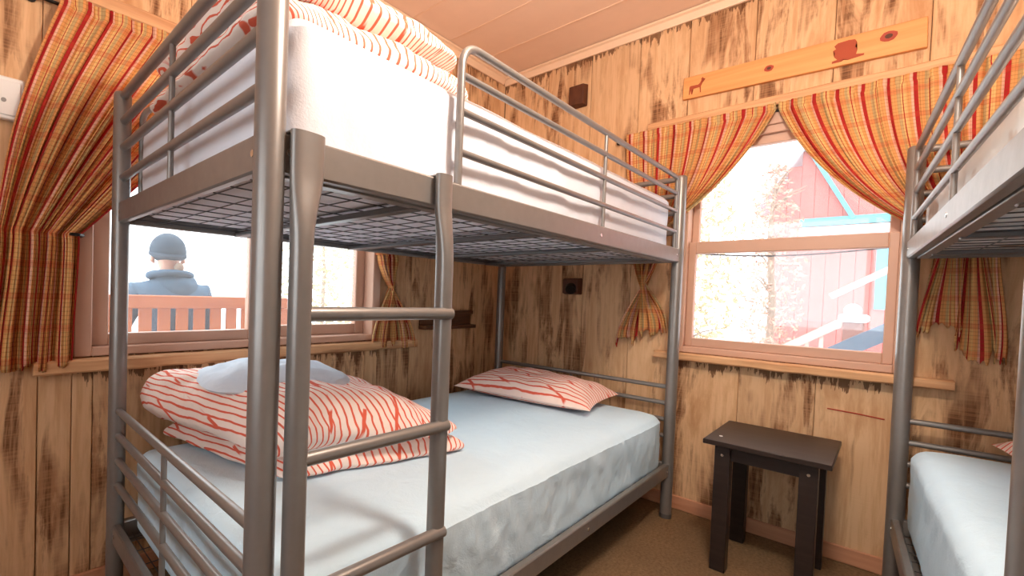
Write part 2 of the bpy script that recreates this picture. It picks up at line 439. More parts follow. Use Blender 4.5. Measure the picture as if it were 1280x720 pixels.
# crown moulding
def crown(name, a, b, n, parent=None):
    bm = bmesh.new(); a = Vector(a); b = Vector(b); n = Vector(n)
    prof = [(0, 0), (.034, 0), (.034, -.010), (.022, -.016), (.014, -.034), (.010, -.046), (0, -.046)]
    r0 = [bm.verts.new(a+n*x+V(0, 0, z)) for x, z in prof]; r1 = [bm.verts.new(b+n*x+V(0, 0, z)) for x, z in prof]
    for i in range(len(prof)):
        j = (i+1) % len(prof); bm.faces.new((r0[i], r0[j], r1[j], r1[i]))
    bm.faces.new(r0); bm.faces.new(r1[::-1])
    return struct(finish(name, bm, 'crown_paint', smooth=False))
e = .0005
crown('trim_1', (XW-e, YN+.02, ZC-.004), (XW-e, YW-e, ZC-.004), (-1, 0, 0))['label'] = 'pale crown moulding above the sash window wall'
crown('trim_2', (XN, YW-e, ZC-.004), (XW-.035, YW-e, ZC-.004), (0, -1, 0))['label'] = 'pale crown moulding above the wide window wall'
# baseboards
o = struct(box('baseboard_back', (XW-.013, YN+.02, .001), (XW-.0005, YW-.014, .066), 'base_pink', bev=.003)); o['label'] = 'low pinkish wood baseboard under the sash window wall'
o = struct(box('baseboard_left', (XN, YW-.013, .001), (XW-.001, YW-.0005, .066), 'base_pink', bev=.003)); o['label'] = 'low pinkish wood baseboard behind the bunk bed'

# ------------------------------------------------------------------ windows
def frame_ring(bm, P, a0, a1, z0, z1, w, d0, d1, wb=None, wt=None):
    """four bars of a rectangular frame; P maps (along, depth into room, z)"""
    wb = wb or w; wt = wt or w
    def bx(a, b, c, d):
        p = P(a, d0, c); q = P(b, d1, d)
        add_box(bm, [min(p[i], q[i]) for i in range(3)], [max(p[i], q[i]) for i in range(3)], .003)
    bx(a0, a0+w, z0, z1); bx(a1-w, a1, z0, z1); bx(a0+w, a1-w, z0, z0+wb); bx(a0+w, a1-w, z1-wt, z1)
PB = lambda s, d, z: (XW-d, s, z)        # back wall: s = y, d = distance into the room
PL = lambda s, d, z: (s, YW-d, z)        # left wall: s = x
def pbox(name, P, a0, a1, d0, d1, z0, z1, mat, parent, bev=.003):
    p = P(a0, d0, z0); q = P(a1, d1, z1)
    return box(name, [min(p[i], q[i]) for i in range(3)], [max(p[i], q[i]) for i in range(3)], mat, parent, bev)
# window_2: single-hung, back wall
w2 = thing('window_2', 'tan vinyl single hung window beside the small black table', None, (XW, (W2[0]+W2[1])/2, W2[2]), kind='structure')
bm = bmesh.new(); frame_ring(bm, PB, W2[0]+.001, W2[1]-.001, W2[2]+.001, W2[3]-.001, .046, -.11, .012, .03, .05); finish('window_frame', bm, 'vinyl', w2, smooth=False)
a0, a1 = W2[0]+.047, W2[1]-.047
bm = bmesh.new(); frame_ring(bm, PB, a0, a1, 1.27, 1.81, .030, -.095, -.060, .035, .055); s1 = finish('upper_sash', bm, 'vinyl', w2, smooth=False)
pbox('head_step', PB, a0, a1, -.055, -.02, 1.735, 1.81, 'vinyl', w2)
pbox('head_step', PB, a0, a1, -.018, .0, 1.775, 1.81, 'vinyl', w2)
pbox('pane', PB, a0+.031, a1-.031, -.082, -.078, 1.306, 1.754, 'glass', s1, 0)
bm = bmesh.new(); frame_ring(bm, PB, a0, a1, .806, 1.315, .030, -.055, -.020, .042, .058); s2 = finish('lower_sash', bm, 'vinyl', w2, smooth=False)
pbox('pane', PB, a0+.031, a1-.031, -.042, -.038, .849, 1.256, 'glass', s2, 0)
bm = bmesh.new()
add_tube(bm, [PB(a0+.032+(a1-a0-.064)*i/16, -.085, 1.262-.02*math.sin(PI*i/16)) for i in range(17)], .004, 6); finish('sagging_cord', bm, 'gasket', w2)
# window_1: slider, left wall
w1 = thing('window_1', 'tan vinyl sliding window behind the bunk bed looking out on the bench', None, ((W1[0]+W1[1])/2, YW, W1[2]), kind='structure')
bm = bmesh.new(); frame_ring(bm, PL, W1[0]+.001, W1[1]-.001, W1[2]+.001, W1[3]-.001, .048, -.11, .012, .03, .05); finish('window_frame', bm, 'vinyl', w1, smooth=False)
c0, c1 = W1[0]+.05, W1[1]-.05
bm = bmesh.new(); frame_ring(bm, PL, c0, .535, .806, 1.81, .050, -.055, -.020, .040, .05); s1 = finish('left_sash', bm, 'vinyl', w1, smooth=False)
pbox('pane', PL, c0+.051, .484, -.040, -.036, .847, 1.759, 'glass', s1, 0)
bm = bmesh.new(); frame_ring(bm, PL, .52, c1, .806, 1.81, .052, -.095, -.060, .050, .05); s2 = finish('right_sash', bm, 'vinyl', w1, smooth=False)
pbox('pane', PL, .573, c1-.053, -.080, -.076, .857, 1.759, 'glass', s2, 0)
pbox('sash_latch', PL, .49, .515, -.020, -.005, 1.25, 1.33, 'gasket', w1)
# fill_window: wide fixed window added behind the viewer as soft fill
PF = lambda s, d, z: (XN+d, s, z)
w3 = thing('fill_window', 'wide tan vinyl picture window added behind the viewer for fill light', None, (XN, (W3[0]+W3[1])/2, W3[2]), kind='structure')
bm = bmesh.new(); frame_ring(bm, PF, W3[0]+.001, W3[1]-.001, W3[2]+.001, W3[3]-.001, .055, -.09, .012); finish('window_frame', bm, 'vinyl', w3, smooth=False)
pbox('mullion', PF, -.575, -.525, -.07, 0, W3[2]+.057, W3[3]-.057, 'vinyl', w3)
pbox('pane', PF, W3[0]+.057, -.576, -.042, -.038, W3[2]+.057, W3[3]-.057, 'glass', w3, 0)
pbox('pane', PF, -.524, W3[1]-.057, -.042, -.038, W3[2]+.057, W3[3]-.057, 'glass', w3, 0)
# rough sills and strips over the curtains
def rough_strip(name, P, a0, a1, d0, d1, z0, z1, mat, label, seed=1):
    bm = bmesh.new(); n = 40; rings = []
    for i in range(n+1):
        s = a0+(a1-a0)*i/n; j1 = noise.noise(V(s*5, seed, 0))*.012; j2 = noise.noise(V(s*9, seed+9, 0))*.005
        d = d1+j1; zb = z0+j2; zt = z1+j2*.3; r = []
        for (dd, zz) in ((d0, zb), (d-.006, zb), (d, zb+.006), (d, zt-.006), (d-.006, zt), (d0, zt)): r.append(bm.verts.new(P(s, dd, zz)))
        rings.append(r)
    for a, b in zip(rings, rings[1:]):
        for k in range(6): bm.faces.new((a[k], a[(k+1) % 6], b[(k+1) % 6], b[k]))
    bm.faces.new(rings[0]); bm.faces.new(rings[-1][::-1])
    o = struct(finish(name, bm, mat, smooth=False)); o['label'] = label; return o
rough_strip('trim_3', PB, -.87, .115, .0005, .052, .738, .774, 'sill_wood_y', 'rough live edge wooden sill under the single hung window', 2)
rough_strip('trim_4', PL, -.20, 1.40, .0005, .050, .730, .772, 'sill_wood_x', 'rough live edge wooden sill under the sliding window', 5)
rough_strip('trim_5', PB, -1.02, .20, .0005, .030, 1.885, 1.925, 'sill_wood_y', 'rough pale wooden strip above the curtains of the single hung window', 11)
rough_strip('trim_6', PL, -.11, 1.30, .0005, .030, 1.885, 1.935, 'sill_wood_x', 'rough pale wooden strip above the curtains of the sliding window', 14)

# ------------------------------------------------------------------ curtains
def smooth01(x): x = max(0., min(1., x)); return x*x*(3-2*x)
def curtain(label, P, top0, top1, ztop, tie_s, tie_z, tie_w, tail0, tail1, zb0, zb1, seed, npl=8, group=None, sway=0., wf=1.25, cs=None, cz=.60, dep=1., cord=True, lobe=0.):
    root = thing('curtain', label, 'curtain', P(tie_s, .03, min(zb0, zb1)), group=group)
    bm = bmesh.new(); NU, NA, NB, NH = 150, 34, 18, 3
    grid = []; uvs = {}
    width = abs(top1-top0)*wf
    ph = [noise.noise(V(seed*7.7, k*.37, 1))*2.2 for k in range(NU+1)]
    rows = [('h', i/NH) for i in range(NH)]+[('a', i/NA) for i in range(NA+1)]+[('b', (i+1)/NB) for i in range(NB)]
    for kind, t in rows:
        r = []
        for k in range(NU+1):
            u = k/NU; st = top0+(top1-top0)*u
            pl = math.sin(2*PI*npl*u+ph[k]); pf = math.sin(2*PI*npl*2.3*u+ph[k]*2)
            tie_p = tie_s+(u-.5)*tie_w
            if kind == 'h':
                s = st+.003*pf; z = ztop+.035*(1-t); d = .034+.006*pf+.004*pl; vv = z
            elif kind == 'a':
                c_s = st+(tie_p-st)*((.04+.24*u) if cs is None else cs+.1*(1-u)); c_z = ztop+(tie_z-ztop)*((.82-.22*u) if cs is None else cz)
                s = st*(1-t)**2+c_s*2*t*(1-t)+tie_p*t*t + sway*math.sin(PI*t)*(1-u)
                z = ztop*(1-t)**2+c_z*2*t*(1-t)+tie_z*t*t
                am = .005+.019*smooth01(t*1.3)
                d = .034+am*pl*(1-.3*t)+.005*pf*(1-t)
                vv = z
            else:
                te = tail0+(tail1-tail0)*u
                s = tie_p+(te-tie_p)*smooth01(t*.9+.1*t)+(.006*math.sin(2*PI*(npl*.5)*u+seed)+lobe*math.sin(2*PI*2.5*u+1.))*t
                zb = zb0+(zb1-zb0)*u
                z = tie_z+(zb-tie_z)*t+(.012+lobe*.9)*t*math.sin(2*PI*npl*.5*u+ph[k])
                d = .040+(.022-.004*t)*pl*.9+.004*pf
                vv = z
            d = max(d if kind == 'h' else d*(dep+(1-dep)*(1-t if kind == 'a' else 0)), .004)
            v = bm.verts.new(P(s, d, z)); uvs[v] = (u*width, vv); r.append(v)
        grid.append(r)
    ul = bm.loops.layers.uv.new('UVMap')
    for a, b in zip(grid, grid[1:]):
        for k in range(NU):
            f = bm.faces.new((a[k], a[k+1], b[k+1], b[k]))
            for lp in f.loops: lp[ul].uv = uvs[lp.vert]
    o = finish('cloth_panel', bm, 'plaid', root)
    sm = o.modifiers.new('thickness', 'SOLIDIFY'); sm.thickness = .0025
    if not cord:
        bm = bmesh.new(); hs = tie_s+tie_w*.5+.004; add_tube(bm, [P(hs, .001, tie_z), P(hs, .055, tie_z), P(hs-.012, .07, tie_z), P(hs-.035, .074, tie_z)], .005, 8); finish('hold_back', bm, 'black_metal', root); return root
    # tie band round the gathered cloth
    bm = bmesh.new(); hw = tie_w*.56+.006; pts = []
    for i in range(29):
        a = 2*PI*i/28; pts.append(P(tie_s+hw*math.cos(a), max((.040+.036*math.sin(a))*dep, .006), tie_z+.010*math.cos(a)))
    add_tube(bm, pts, .0045, 6)
    ob = finish('tie_band', bm, 'plaid', root); set_uv(ob, lambda co, i: (co.x+co.y, co.z))
    sgn = 1 if top1 > top0 else -1
    bm = bmesh.new(); hs = tie_s-sgn*(hw+.002); add_tube(bm, [P(hs, .001, tie_z+.012), P(hs, .03, tie_z+.012), P(hs, .04, tie_z+.02), P(hs, .04, tie_z+.034)], .004, 8)
    finish('tie_hook', bm, 'black_metal', root)
    return root
curtain('red and orange plaid curtain tied back on the left of the wide sliding window', PL, -.15, .46, 1.85, -.19, 1.16, .20, -.315, -.10, .765, .745, 1, 5, sway=-.02, wf=1.5, cs=.44, cz=.50, cord=False)
curtain('red and orange plaid curtain tail hanging under the upper bunk beside the sliding window', PL, 1.30, .60, 1.85, 1.185, 1.215, .13, 1.395, 1.10, .735, .755, 4, 4)
curtain('plaid curtain whose short tail shows behind the far post of the left bunk', PB, .30, -.325, 1.855, .185, 1.29, .15, .29, .075, .785, .89, 9, 4, lobe=.02)
curtain('orange and red plaid curtain next to the right bunk bed', PB, -1.03, -.335, 1.855, -.875, 1.29, .15, -1.0, -.76, .83, .98, 12, 4, dep=.62, lobe=.03)
def rod(label, P, a0, a1, z):
    root = thing('curtain_rod', label, 'curtain rod', P((a0+a1)/2, .02, z-.02))
    bm = bmesh.new(); add_tube(bm, [P(a0, .014, z), P(a1, .014, z)], .0055, 10); finish('rod', bm, 'black_metal', root)
    for a, sg in ((a0, -1), (a1, 1)):
        bm = bmesh.new(); add_tube(bm, [P(a, .014, z), P(a+sg*.006, .014, z), P(a+sg*.02, .014, z), P(a+sg*.026, .014, z)], .01, 10, [.006, .011, .011, .006]); finish('finial', bm, 'black_metal', root)
        bm = bmesh.new(); add_tube(bm, [P(a-sg*.02, .0005, z-.004), P(a-sg*.02, .016, z-.004)], .005, 8); add_disc(bm, P(a-sg*.02, .0005, z-.004), Vector(P(0, 1, 0))-Vector(P(0, 0, 0)), .014, .004); finish('bracket', bm, 'black_metal', root)
rod('thin black curtain rod over the sliding window', PL, -.235, 1.36, 1.857)
rod('thin black curtain rod over the single hung window', PB, -1.08, .335, 1.862)

# ------------------------------------------------------------------ bunk beds
BL, BW, BH = 2.04, .985, 1.606
URT, URB, LRT, LRB = 1.266, 1.203, .258, .199
UB = (1.5156, 1.435, 1.342); LB = (.617, .539, .461, .383)
PR = .0245
def bunk(label, loc, rz, sy, ldx=0., over=.012):
    root = thing('bunk_bed', label, 'bunk bed', loc, rz, 'silver tube bunk beds')
    Y = lambda p: (p[0], p[1]*sy, p[2])
    def T(name, pts, r, n=12, radii=None, mat='silver', par=None):
        bm = bmesh.new(); add_tube(bm, [Y(p) for p in pts], r, n, radii)
        o = finish(name, bm, mat, root, local=True)
        if par is not None: o.location = o.location-par.location; o.parent = par
        return o
    def Bx(name, lo, hi, bev=.004, mat='silver', par=None):
        a = Y(lo); b = Y(hi); bm = bmesh.new()
        add_box(bm, [min(a[i], b[i]) for i in range(3)], [max(a[i], b[i]) for i in range(3)], bev)
        o = finish(name, bm, mat, root, local=True)
        if par is not None: o.location = o.location-par.location; o.parent = par
        return o
    for x in (0, BL):
        for y in (0, BW):
            p = T('post', [(x, y, .004), (x, y, BH-.012), (x, y, BH-.004), (x, y, BH)], PR, 24, [PR, PR, PR*.93, PR*.75])
            T('foot_cap', [(x, y, .0), (x, y, .02)], PR+.0015, 20, mat='dark_steel', par=p)
    # end frames: bars between the posts and a stile in the middle
    for x in (0, BL):
        T('end_bar', [(x, PR*.6, BH-.014), (x, BW-PR*.6, BH-.014)], .0125, 14)
        for z in UB: T('end_bar', [(x, PR*.6, z), (x, BW-PR*.6, z)], .0115, 14)
        for z in LB: T('end_bar', [(x, PR*.6, z), (x, BW-PR*.6, z)], .0105, 14)
        T('end_stile', [(x, BW/2+.01, URT), (x, BW/2+.01, BH-.02)], .007, 10)
        T('end_stile', [(x, BW/2+.01, LRT), (x, BW/2+.01, LB[0])], .007, 10)
        sgn = 1 if x == 0 else -1
        for z0, z1 in ((URB, URT), (LRB, LRT)):
            xa, xb = (x-.011, x+.011)
            e_ = Bx('end_rail', (xa, PR*.7, z0), (xb, BW-PR*.7, z1))
            for k in (0, 1):
                yy = PR+.012 if k == 0 else BW-PR-.012
                T('bolt', [(xa-.0015 if sgn > 0 else xb, yy, (z0+z1)/2), (xa if sgn > 0 else xb+.0015, yy, (z0+z1)/2)], .006, 10, mat='bolt_metal', par=e_)
    # long rails with an inward lip that carries the mesh
    for y, s in ((0, 1), (BW, -1)):
        for z0, z1 in ((URB, URT), (LRB, LRT)):
            ra = Bx('side_rail', (PR*.7, y-.012, z0), (BL-PR*.7, y+.012, z1))
            Bx('rail_lip', (.03, y+s*.012, z0-.003), (BL-.03, y+s*.040, z0+.007), .002, par=ra)
            for xx in (.03, 1.19, BL-.045):
                T('bolt', [(xx, y-s*.0135, (z0+z1)/2), (xx, y-s*.012, (z0+z1)/2)], .0065, 10, mat='bolt_metal', par=ra)
    # mattress bases: cross bars and wire mesh
    for z in (URB, LRB):
        for x in (.36, .86, 1.36, 1.83): Bx('cross_bar', (x-.017, .030, z-.006), (x+.017, BW-.030, z+.008), .003, 'dark_steel')
        bm = bmesh.new(); zz = z+.012
        ny = 11; nx = 27
        for i in range(ny): 
            y = .045+(BW-.09)*i/(ny-1); add_tube(bm, [Y((.03, y, zz)), Y((BL-.03, y, zz))], .0016, 5)
        for i in range(nx):
            x = .045+(BL-.09)*i/(nx-1); add_tube(bm, [Y((x, .014, zz+.003)), Y((x, BW-.014, zz+.003))], .0016, 5)
        o = finish('wire_mesh', bm, 'wire', root, local=True); o['kind'] = 'stuff'
    # guard rails of the upper bunk
    def guard(y, x0, x1):
        gr = .0095
        pts = [(x0, y, URT-.004)]+[tuple(p) for p in bend((x0, y, URT), (x0, y, BH-.018), (x1, y, BH-.018), .06)]+[(x1, y, BH-.018)]
        if x1 < BL-.03: pts = pts[:-1]+[tuple(p) for p in bend((x0, y, BH-.018), (x1, y, BH-.018), (x1, y, URT), .02, 4)]+[(x1, y, URT-.004)]
        g = T('guard_rail', pts, gr, 14)
        for z in UB: T('guard_bar', [(x0, y, z), (x1, y, z)], .0085, 12, par=g)
        for xm in ([1.225] if x0 > .3 else [.70, 1.36]): T('guard_stile', [(xm, y, URT), (xm, y, BH-.02)], .006, 10, par=g)
    guard(0, .458, 1.985)
    guard(BW, .055, 1.985)
    if True:
        lad = []
        for x in (.042+ldx, .386+ldx):
            bm = bmesh.new(); y = -.036; n = 20
            # flattened hook at the rail, round tube below
            big = x < .2; fl_ = .0125 if big else .004
            prof = []
            for z, k in ((URT+.004, 1), (URT-.02, 1), (URB, .96), (URB-.02, .82), (URB-.04, .6), (URB-.06, .38), (URB-.08, .2), (URB-.10, .08), (URB-.13, 0), (.30, 0), (.004, 0)):
                prof.append((z, .0185+fl_*k, .0175-.006*k, -.0345+.0095*k, (fl_*k if big else 0)*1.0))
            rings = []
            for z, rx, ry, yc, xo in prof:
                rings.append([bm.verts.new(Y((x+xo+rx*math.copysign(abs(math.cos(2*PI*k/n))**.8, math.cos(2*PI*k/n)), yc+ry*math.copysign(abs(math.sin(2*PI*k/n))**.8, math.sin(2*PI*k/n)), z))) for k in range(n)])
            for a, b in zip(rings, rings[1:]):
                for k in range(n): bm.faces.new((a[k], a[(k+1) % n], b[(k+1) % n], b[k]))
            bm.faces.new(rings[0]); bm.faces.new(rings[-1][::-1])
            add_box(bm, [min(Y((x-.018, -.022, 0))[i], Y((x+.022, .0125, 0))[i]) if i < 2 else URT+.0005 for i in range(3)], [max(Y((x-.018, -.022, 0))[i], Y((x+.022, .0125, 0))[i]) if i < 2 else URT+.004 for i in range(3)], .001)
            lad.append(finish('ladder_upright', bm, 'silver', root, local=True))
        for z in (.975, .735, .505, .265):
            T('ladder_rung', [(.042+ldx, -.037, z), (.386+over+ldx, -.037-.75*over, z)], .0125, 14)
    return root
bed1 = bunk('silver tube bunk bed under the sliding window with striped duvets', (0, 0, 0), 0, 1)
B2 = .0548; b2c, b2s = math.cos(B2), math.sin(B2)
bed2_loc = V(2.098-b2c*BL, -.7457-b2s*BL, 0)
bed2 = bunk('silver tube bunk bed standing at the right edge with blue sheeted lower mattress', bed2_loc, B2, -1, -.063, -.004)
def b2(x, y, z): return bed2_loc+V(b2c*x-b2s*y, b2s*x+b2c*y, z)

# ------------------------------------------------------------------ mattresses
def mattress(label, cx, cy, z0, sx, sy, h, mat, rz=0, seed=1, wr=.006, crown_=.012):
    def disp(p):
        u, v, k = p.x/(sx/2), p.y/(sy/2), p.z/h
        p = p.copy()
        edge = max(abs(u), abs(v))
        if k > .5: p.z += crown_*(1-u*u)*(1-v*v)*2*(k-.5) - .010*max(0, abs(v)-.8)*5*(k > .9)
        if abs(v) > .9 or abs(u) > .97:
            wv = nz3(V(p.x+.5*p.z, p.y*.3, p.z*.35), 9, seed)+.7*nz3(V(p.x+.4*p.z, p.y*.3, p.z*.5), 24, seed+4)+.45*nz3(V(p.x, p.y*.3, p.z*.9), 46, seed+6)
            mid = math.sin(PI*min(1, max(0, k)))
            p.y += math.copysign(1, p.y)*(wr*wv*mid - .010*(1-k)*.4) if abs(v) > .9 else 0
            p.x += math.copysign(1, p.x)*(wr*wv*mid) if abs(u) > .97 else 0
        p.z += .0035*nz3(p, 5, seed)*k
        return p
    bm = soft_box(sx, sy, h, .045, 190, 56, 16, disp)
    xform(bm, V(cx, cy, z0), rz)
    return tag(finish('mattress', bm, mat), label, 'mattress', 'bunk mattresses')
mattress('light blue sheeted mattress on the lower bunk by the sliding window', 1.02, .487, LRB+.020, 1.95, .95, .275, 'sheet_blue', 0, 1, .010)
mattress('white sheeted mattress on the upper bunk by the sliding window', 1.02, .492, URB+.020, 1.95, .94, .285, 'sheet_white', 0, 2, .005)
c = b2(1.02, -.4925, 0)
mattress('light blue sheeted mattress on the lower bunk at the right edge', c.x, c.y, LRB+.020, 1.95, .94, .325, 'sheet_blue', B2, 3, .006)
mattress('bare mottled mattress on the upper bunk at the right edge', c.x, c.y, URB+.020, 1.95, .94, .20, 'mattress_mottled', B2, 5, .004)

# ------------------------------------------------------------------ pillows and duvets
def pillow_bm(sx, sy, h, n=36, seed=1, wr=.012, flat=.35, rnd_=0., bow=.07):
    bm = bmesh.new(); ul = bm.loops.layers.uv.new('UVMap'); top = {}; bot = {}
    for i in range(n+1):
        for j in range(n+1):
            u = -1+2*i/n; v = -1+2*j/n
            x = sx/2*u*(1-bow*(1-v*v)*abs(u))*math.sqrt(1-rnd_*v**4); y = sy/2*v*(1-bow*(1-u*u)*abs(v))*math.sqrt(1-rnd_*u**4)
            th = (max(0, 1-abs(u)**2.6)**.55)*(max(0, 1-abs(v)**2.6)**.55)
            wz = wr*noise.noise(V(x*9+seed, y*9, seed*2.3))*th + wr*.7*noise.noise(V(x*22+seed, y*16, seed))*th
            edge = i in (0, n) or j in (0, n)
            zt = h*flat+h*(1-flat)*th+wz; zb = h*flat-h*flat*th
            top[i, j] = bm.verts.new((x, y, zt if not edge else h*flat)); bot[i, j] = top[i, j] if edge else bm.verts.new((x, y, zb))
    def face(vs, ids):
        f = bm.faces.new(vs)
        for lp, (i, j) in zip(f.loops, ids): lp[ul].uv = (sx*i/n, sy*j/n)
    for i in range(n):
        for j in range(n):
            ids = [(i, j), (i+1, j), (i+1, j+1), (i, j+1)]
            face([top[k] for k in ids], ids)
            ids = ids[::-1]
            try: face([bot[k] for k in ids], ids)
            except ValueError: pass
    return bm
def duvet(name, label, cx, cy, z0, sx, sy, layers, rz, mat, seed, shear=(0., 0.), wrap=1.):
    """folded duvet: a stack of soft layers, the fold round one end"""
    root = thing(name, label, 'duvet', (cx, cy, z0), group='striped folded duvets')
    z = 0.
    for li, (dx, dy, ox, oy, h, drop) in enumerate(layers):
        lx, ly = sx*dx, sy*dy
        def disp(p, lx=lx, ly=ly, h=h, drop=drop, zb=z, li=li):
            u, v, k = p.x/(lx/2), p.y/(ly/2), p.z/h
            p = p.copy()
            dome = (max(0., 1-abs(u)**3.2)**.5)*(max(0., 1-abs(v)**3.2)**.5)
            eg = .42+.42*smooth01(-u*1.2+.2) if li else .42
            p.z = p.z*(eg+(1-eg)*dome) if k > .02 else p.z
            s = .016*nz3(V(p.x, p.y, li), 7, seed+li)+.009*nz3(V(p.x, p.y, li), 17, seed+li)
            p.z += s*(k if li == 0 else 1)*(.4+.6*dome)
            p.z -= drop*smooth01((u+.2)/1.2)*smooth01((-v+.8)/1.8)*k if li else 0
            ww = .016*nz3(V(p.x, p.y, p.z*2), 6, seed+li+3)+.008*nz3(V(p.x, p.y, p.z*2), 19, seed+li)
            p.x += ww*abs(u); p.y += ww*abs(v)
            return p
        bm = soft_box(lx, ly, h, min(h*.48, .075), 52, 52, 10, disp)
        sides = {}
        ul = bm.loops.layers.uv.new('UVMap'); bm.normal_update()
        for f in bm.faces:
            for lp in f.loops:
                c = lp.vert.co; ex = smooth01(abs(c.x)/(lx/2))**2; ey = smooth01(abs(c.y)/(ly/2))
                lp[ul].uv = (c.x+math.copysign(1, c.x)*(h-c.z)*ex*wrap+.3*li, c.y+math.copysign(1, c.y)*(h-c.z)*ey)
        c_, s_ = math.cos(rz), math.sin(rz)
        for v in bm.verts: v.co.x, v.co.y = v.co.x+shear[0]*v.co.y, v.co.y+shear[1]*v.co.x
        xform(bm, V(cx+ox*c_-oy*s_, cy+ox*s_+oy*c_, z0+z), rz)
        finish('folded_layer', bm, mat, root)
        z += h*.80
    return root
# lower bunk
duvet('folded_duvet', 'coral striped folded duvet on the near end of the lower bunk', .435, .645, .503, .58, .66,
      [(1.02, .94, .055, -.02, .085, 0), (1.06, 1.05, .0, .0, .17, .06)], 0, 'striped_duvet', 3, (-.2, -.25))
duvet('folded_duvet', 'coral striped folded duvet on the upper bunk', .34, .50, 1.517, .60, .80,
      [(1.0, 1.0, .0, 0, .12, 0), (.94, .95, -.01, .0, .13, .02)], 0.0, 'striped_upper', 8, wrap=2.2)
bm = pillow_bm(.46, .42, .085, 34, 4, .016, .35, .28, .0)
xform(bm, V(.385, .71, .692), -.22, 0, .02); tag(finish('pillow', bm, 'white_pillow'), 'small white pillow lying on the folded striped duvet', 'pillow')
bm = pillow_bm(.42, .72, .135, 40, 6, .014, .3)
xform(bm, V(1.76, .56, .502), .10, 0, -.03); tag(finish('pillow', bm, 'striped_pillow'), 'coral striped pillow at the far end of the lower bunk', 'pillow')
c = b2(1.78, -.50, .548)
bm = pillow_bm(.40, .60, .14, 30, 11, .014, .3)
xform(bm, c, B2); tag(finish('pillow', bm, 'striped_pillow'), 'coral striped pillow on the right edge lower bunk', 'pillow')

# ------------------------------------------------------------------ small black table
tb = thing('side_table', 'small dark brown wooden side table under the single hung window', 'table', (1.89, -.405, 0))
tx0, tx1, ty0, ty1, tz = 1.685, 2.10, -.592, -.222, .5
box('table_top', (tx0, ty0, tz-.018), (tx1, ty1, tz), 'espresso', tb, .002)
lx0, lx1, ly0, ly1 = tx0+.025, tx1-.02, ty0+.035, ty1-.035
for x in (lx0, lx1-.05):
    for y in (ly0, ly1-.05):
        lg = box('leg', (x, y, 0), (x+.05, y+.05, tz-.018), 'espresso', tb, .002)
        bm = bmesh.new(); add_disc(bm, (x, y+.025, tz-.055), (-1, 0, 0), .005, .0015, 10); finish('screw', bm, 'bolt_metal', lg)
box('apron', (lx0+.012, ly0+.05, tz-.073), (lx0+.030, ly1-.05, tz-.018), 'espresso', tb, .001)
box('apron', (lx1-.030, ly0+.05, tz-.073), (lx1-.012, ly1-.05, tz-.018), 'espresso', tb, .001)
box('apron', (lx0+.05, ly0+.012, tz-.073), (lx1-.05, ly0+.030, tz-.018), 'espresso', tb, .001)
box('apron', (lx0+.05, ly1-.030, tz-.073), (lx1-.05, ly1-.012, tz-.018), 'espresso', tb, .001)
bm = bmesh.new(); add_tube(bm, [(1.775, -.262, tz), (1.775, -.262, tz+.0022)], .006, 8); tag(finish('paper_speck', bm, 'white_plastic'), 'tiny white speck lying on the dark side table', 'speck')

# ------------------------------------------------------------------ sign plank, wall blocks, shelf, plate
sg = thing('sign_plank', 'long orange pine plank with burnt animal silhouettes above the curtains', 'sign', (XW, -.355, 1.985))
bm = bmesh.new()
pr = [(.048, 2.008), (.046, 2.112), (-.754, 2.092), (-.757, 1.980)]
f0 = [bm.verts.new((XW-.0005, y, z)) for y, z in pr]; f1 = [bm.verts.new((XW-.020, y, z)) for y, z in pr]
for i in range(4): bm.faces.new((f0[i], f0[(i+1) % 4], f1[(i+1) % 4], f1[i]))
bm.faces.new(f0); bm.faces.new(f1[::-1]); bmesh.ops.bevel(bm, geom=list(bm.edges), offset=.002, segments=1, affect='EDGES')
finish('plank', bm, 'sign_pine', sg)
def decal(name, poly, cy, cz, sc, mat, parent, x=XW-.020):
    bm = bmesh.new(); a = [bm.verts.new((x+.0002, cy-px*sc, cz+pz*sc)) for px, pz in poly]; b = [bm.verts.new((x-.0012, cy-px*sc, cz+pz*sc)) for px, pz in poly]
    n = len(poly)
    for i in range(n): bm.faces.new((a[i], a[(i+1) % n], b[(i+1) % n], b[i]))
    fs = [bm.faces.new(a), bm.faces.new(b[::-1])]
    bmesh.ops.triangulate(bm, faces=fs)
    return finish(name, bm, mat, parent, smooth=False)
deer = [(-.5, .12), (-.44, .2), (.1, .18), (.22, .28), (.30, .46), (.28, .62), (.34, .56), (.36, .70), (.42, .58), (.56, .50), (.54, .44), (.42, .42), (.36, .2), (.28, .02), (.30, -.46), (.24, -.46), (.2, -.04), (-.22, -.06), (-.30, -.14), (-.28, -.46), (-.35, -.46), (-.42, -.12), (-.46, -.44), (-.52, -.44), (-.5, -.1)]
decal('deer_mark', deer, -.012, 2.052, .062, 'burnt', sg)
bear = [(-.5, -.5), (-.5, -.4), (-.3, -.36), (-.42, -.2), (-.4, .0), (-.48, .14), (-.36, .2), (-.44, .36), (-.3, .48), (.1, .5), (.34, .46), (.42, .3), (.36, .1), (.44, -.1), (.4, -.3), (.7, -.36), (.7, -.44), (.1, -.5), (0, -.42), (-.14, -.5)]
decal('bear_mark', bear, -.535, 2.042, .078, 'burnt', sg)
for y, z, r in ((-.290, 2.052, .017), (-.655, 2.055, .024)):
    decal('knot', [(math.cos(a*.5236)*(1+.1*math.sin(a*2.1)), math.sin(a*.5236)*.8) for a in range(12)], y, z, r, 'knot', sg)
    decal('knot', [(math.cos(a*.5236), math.sin(a*.5236)*.8) for a in range(12)], y, z, r*.45, 'dark_block', sg, XW-.0212)
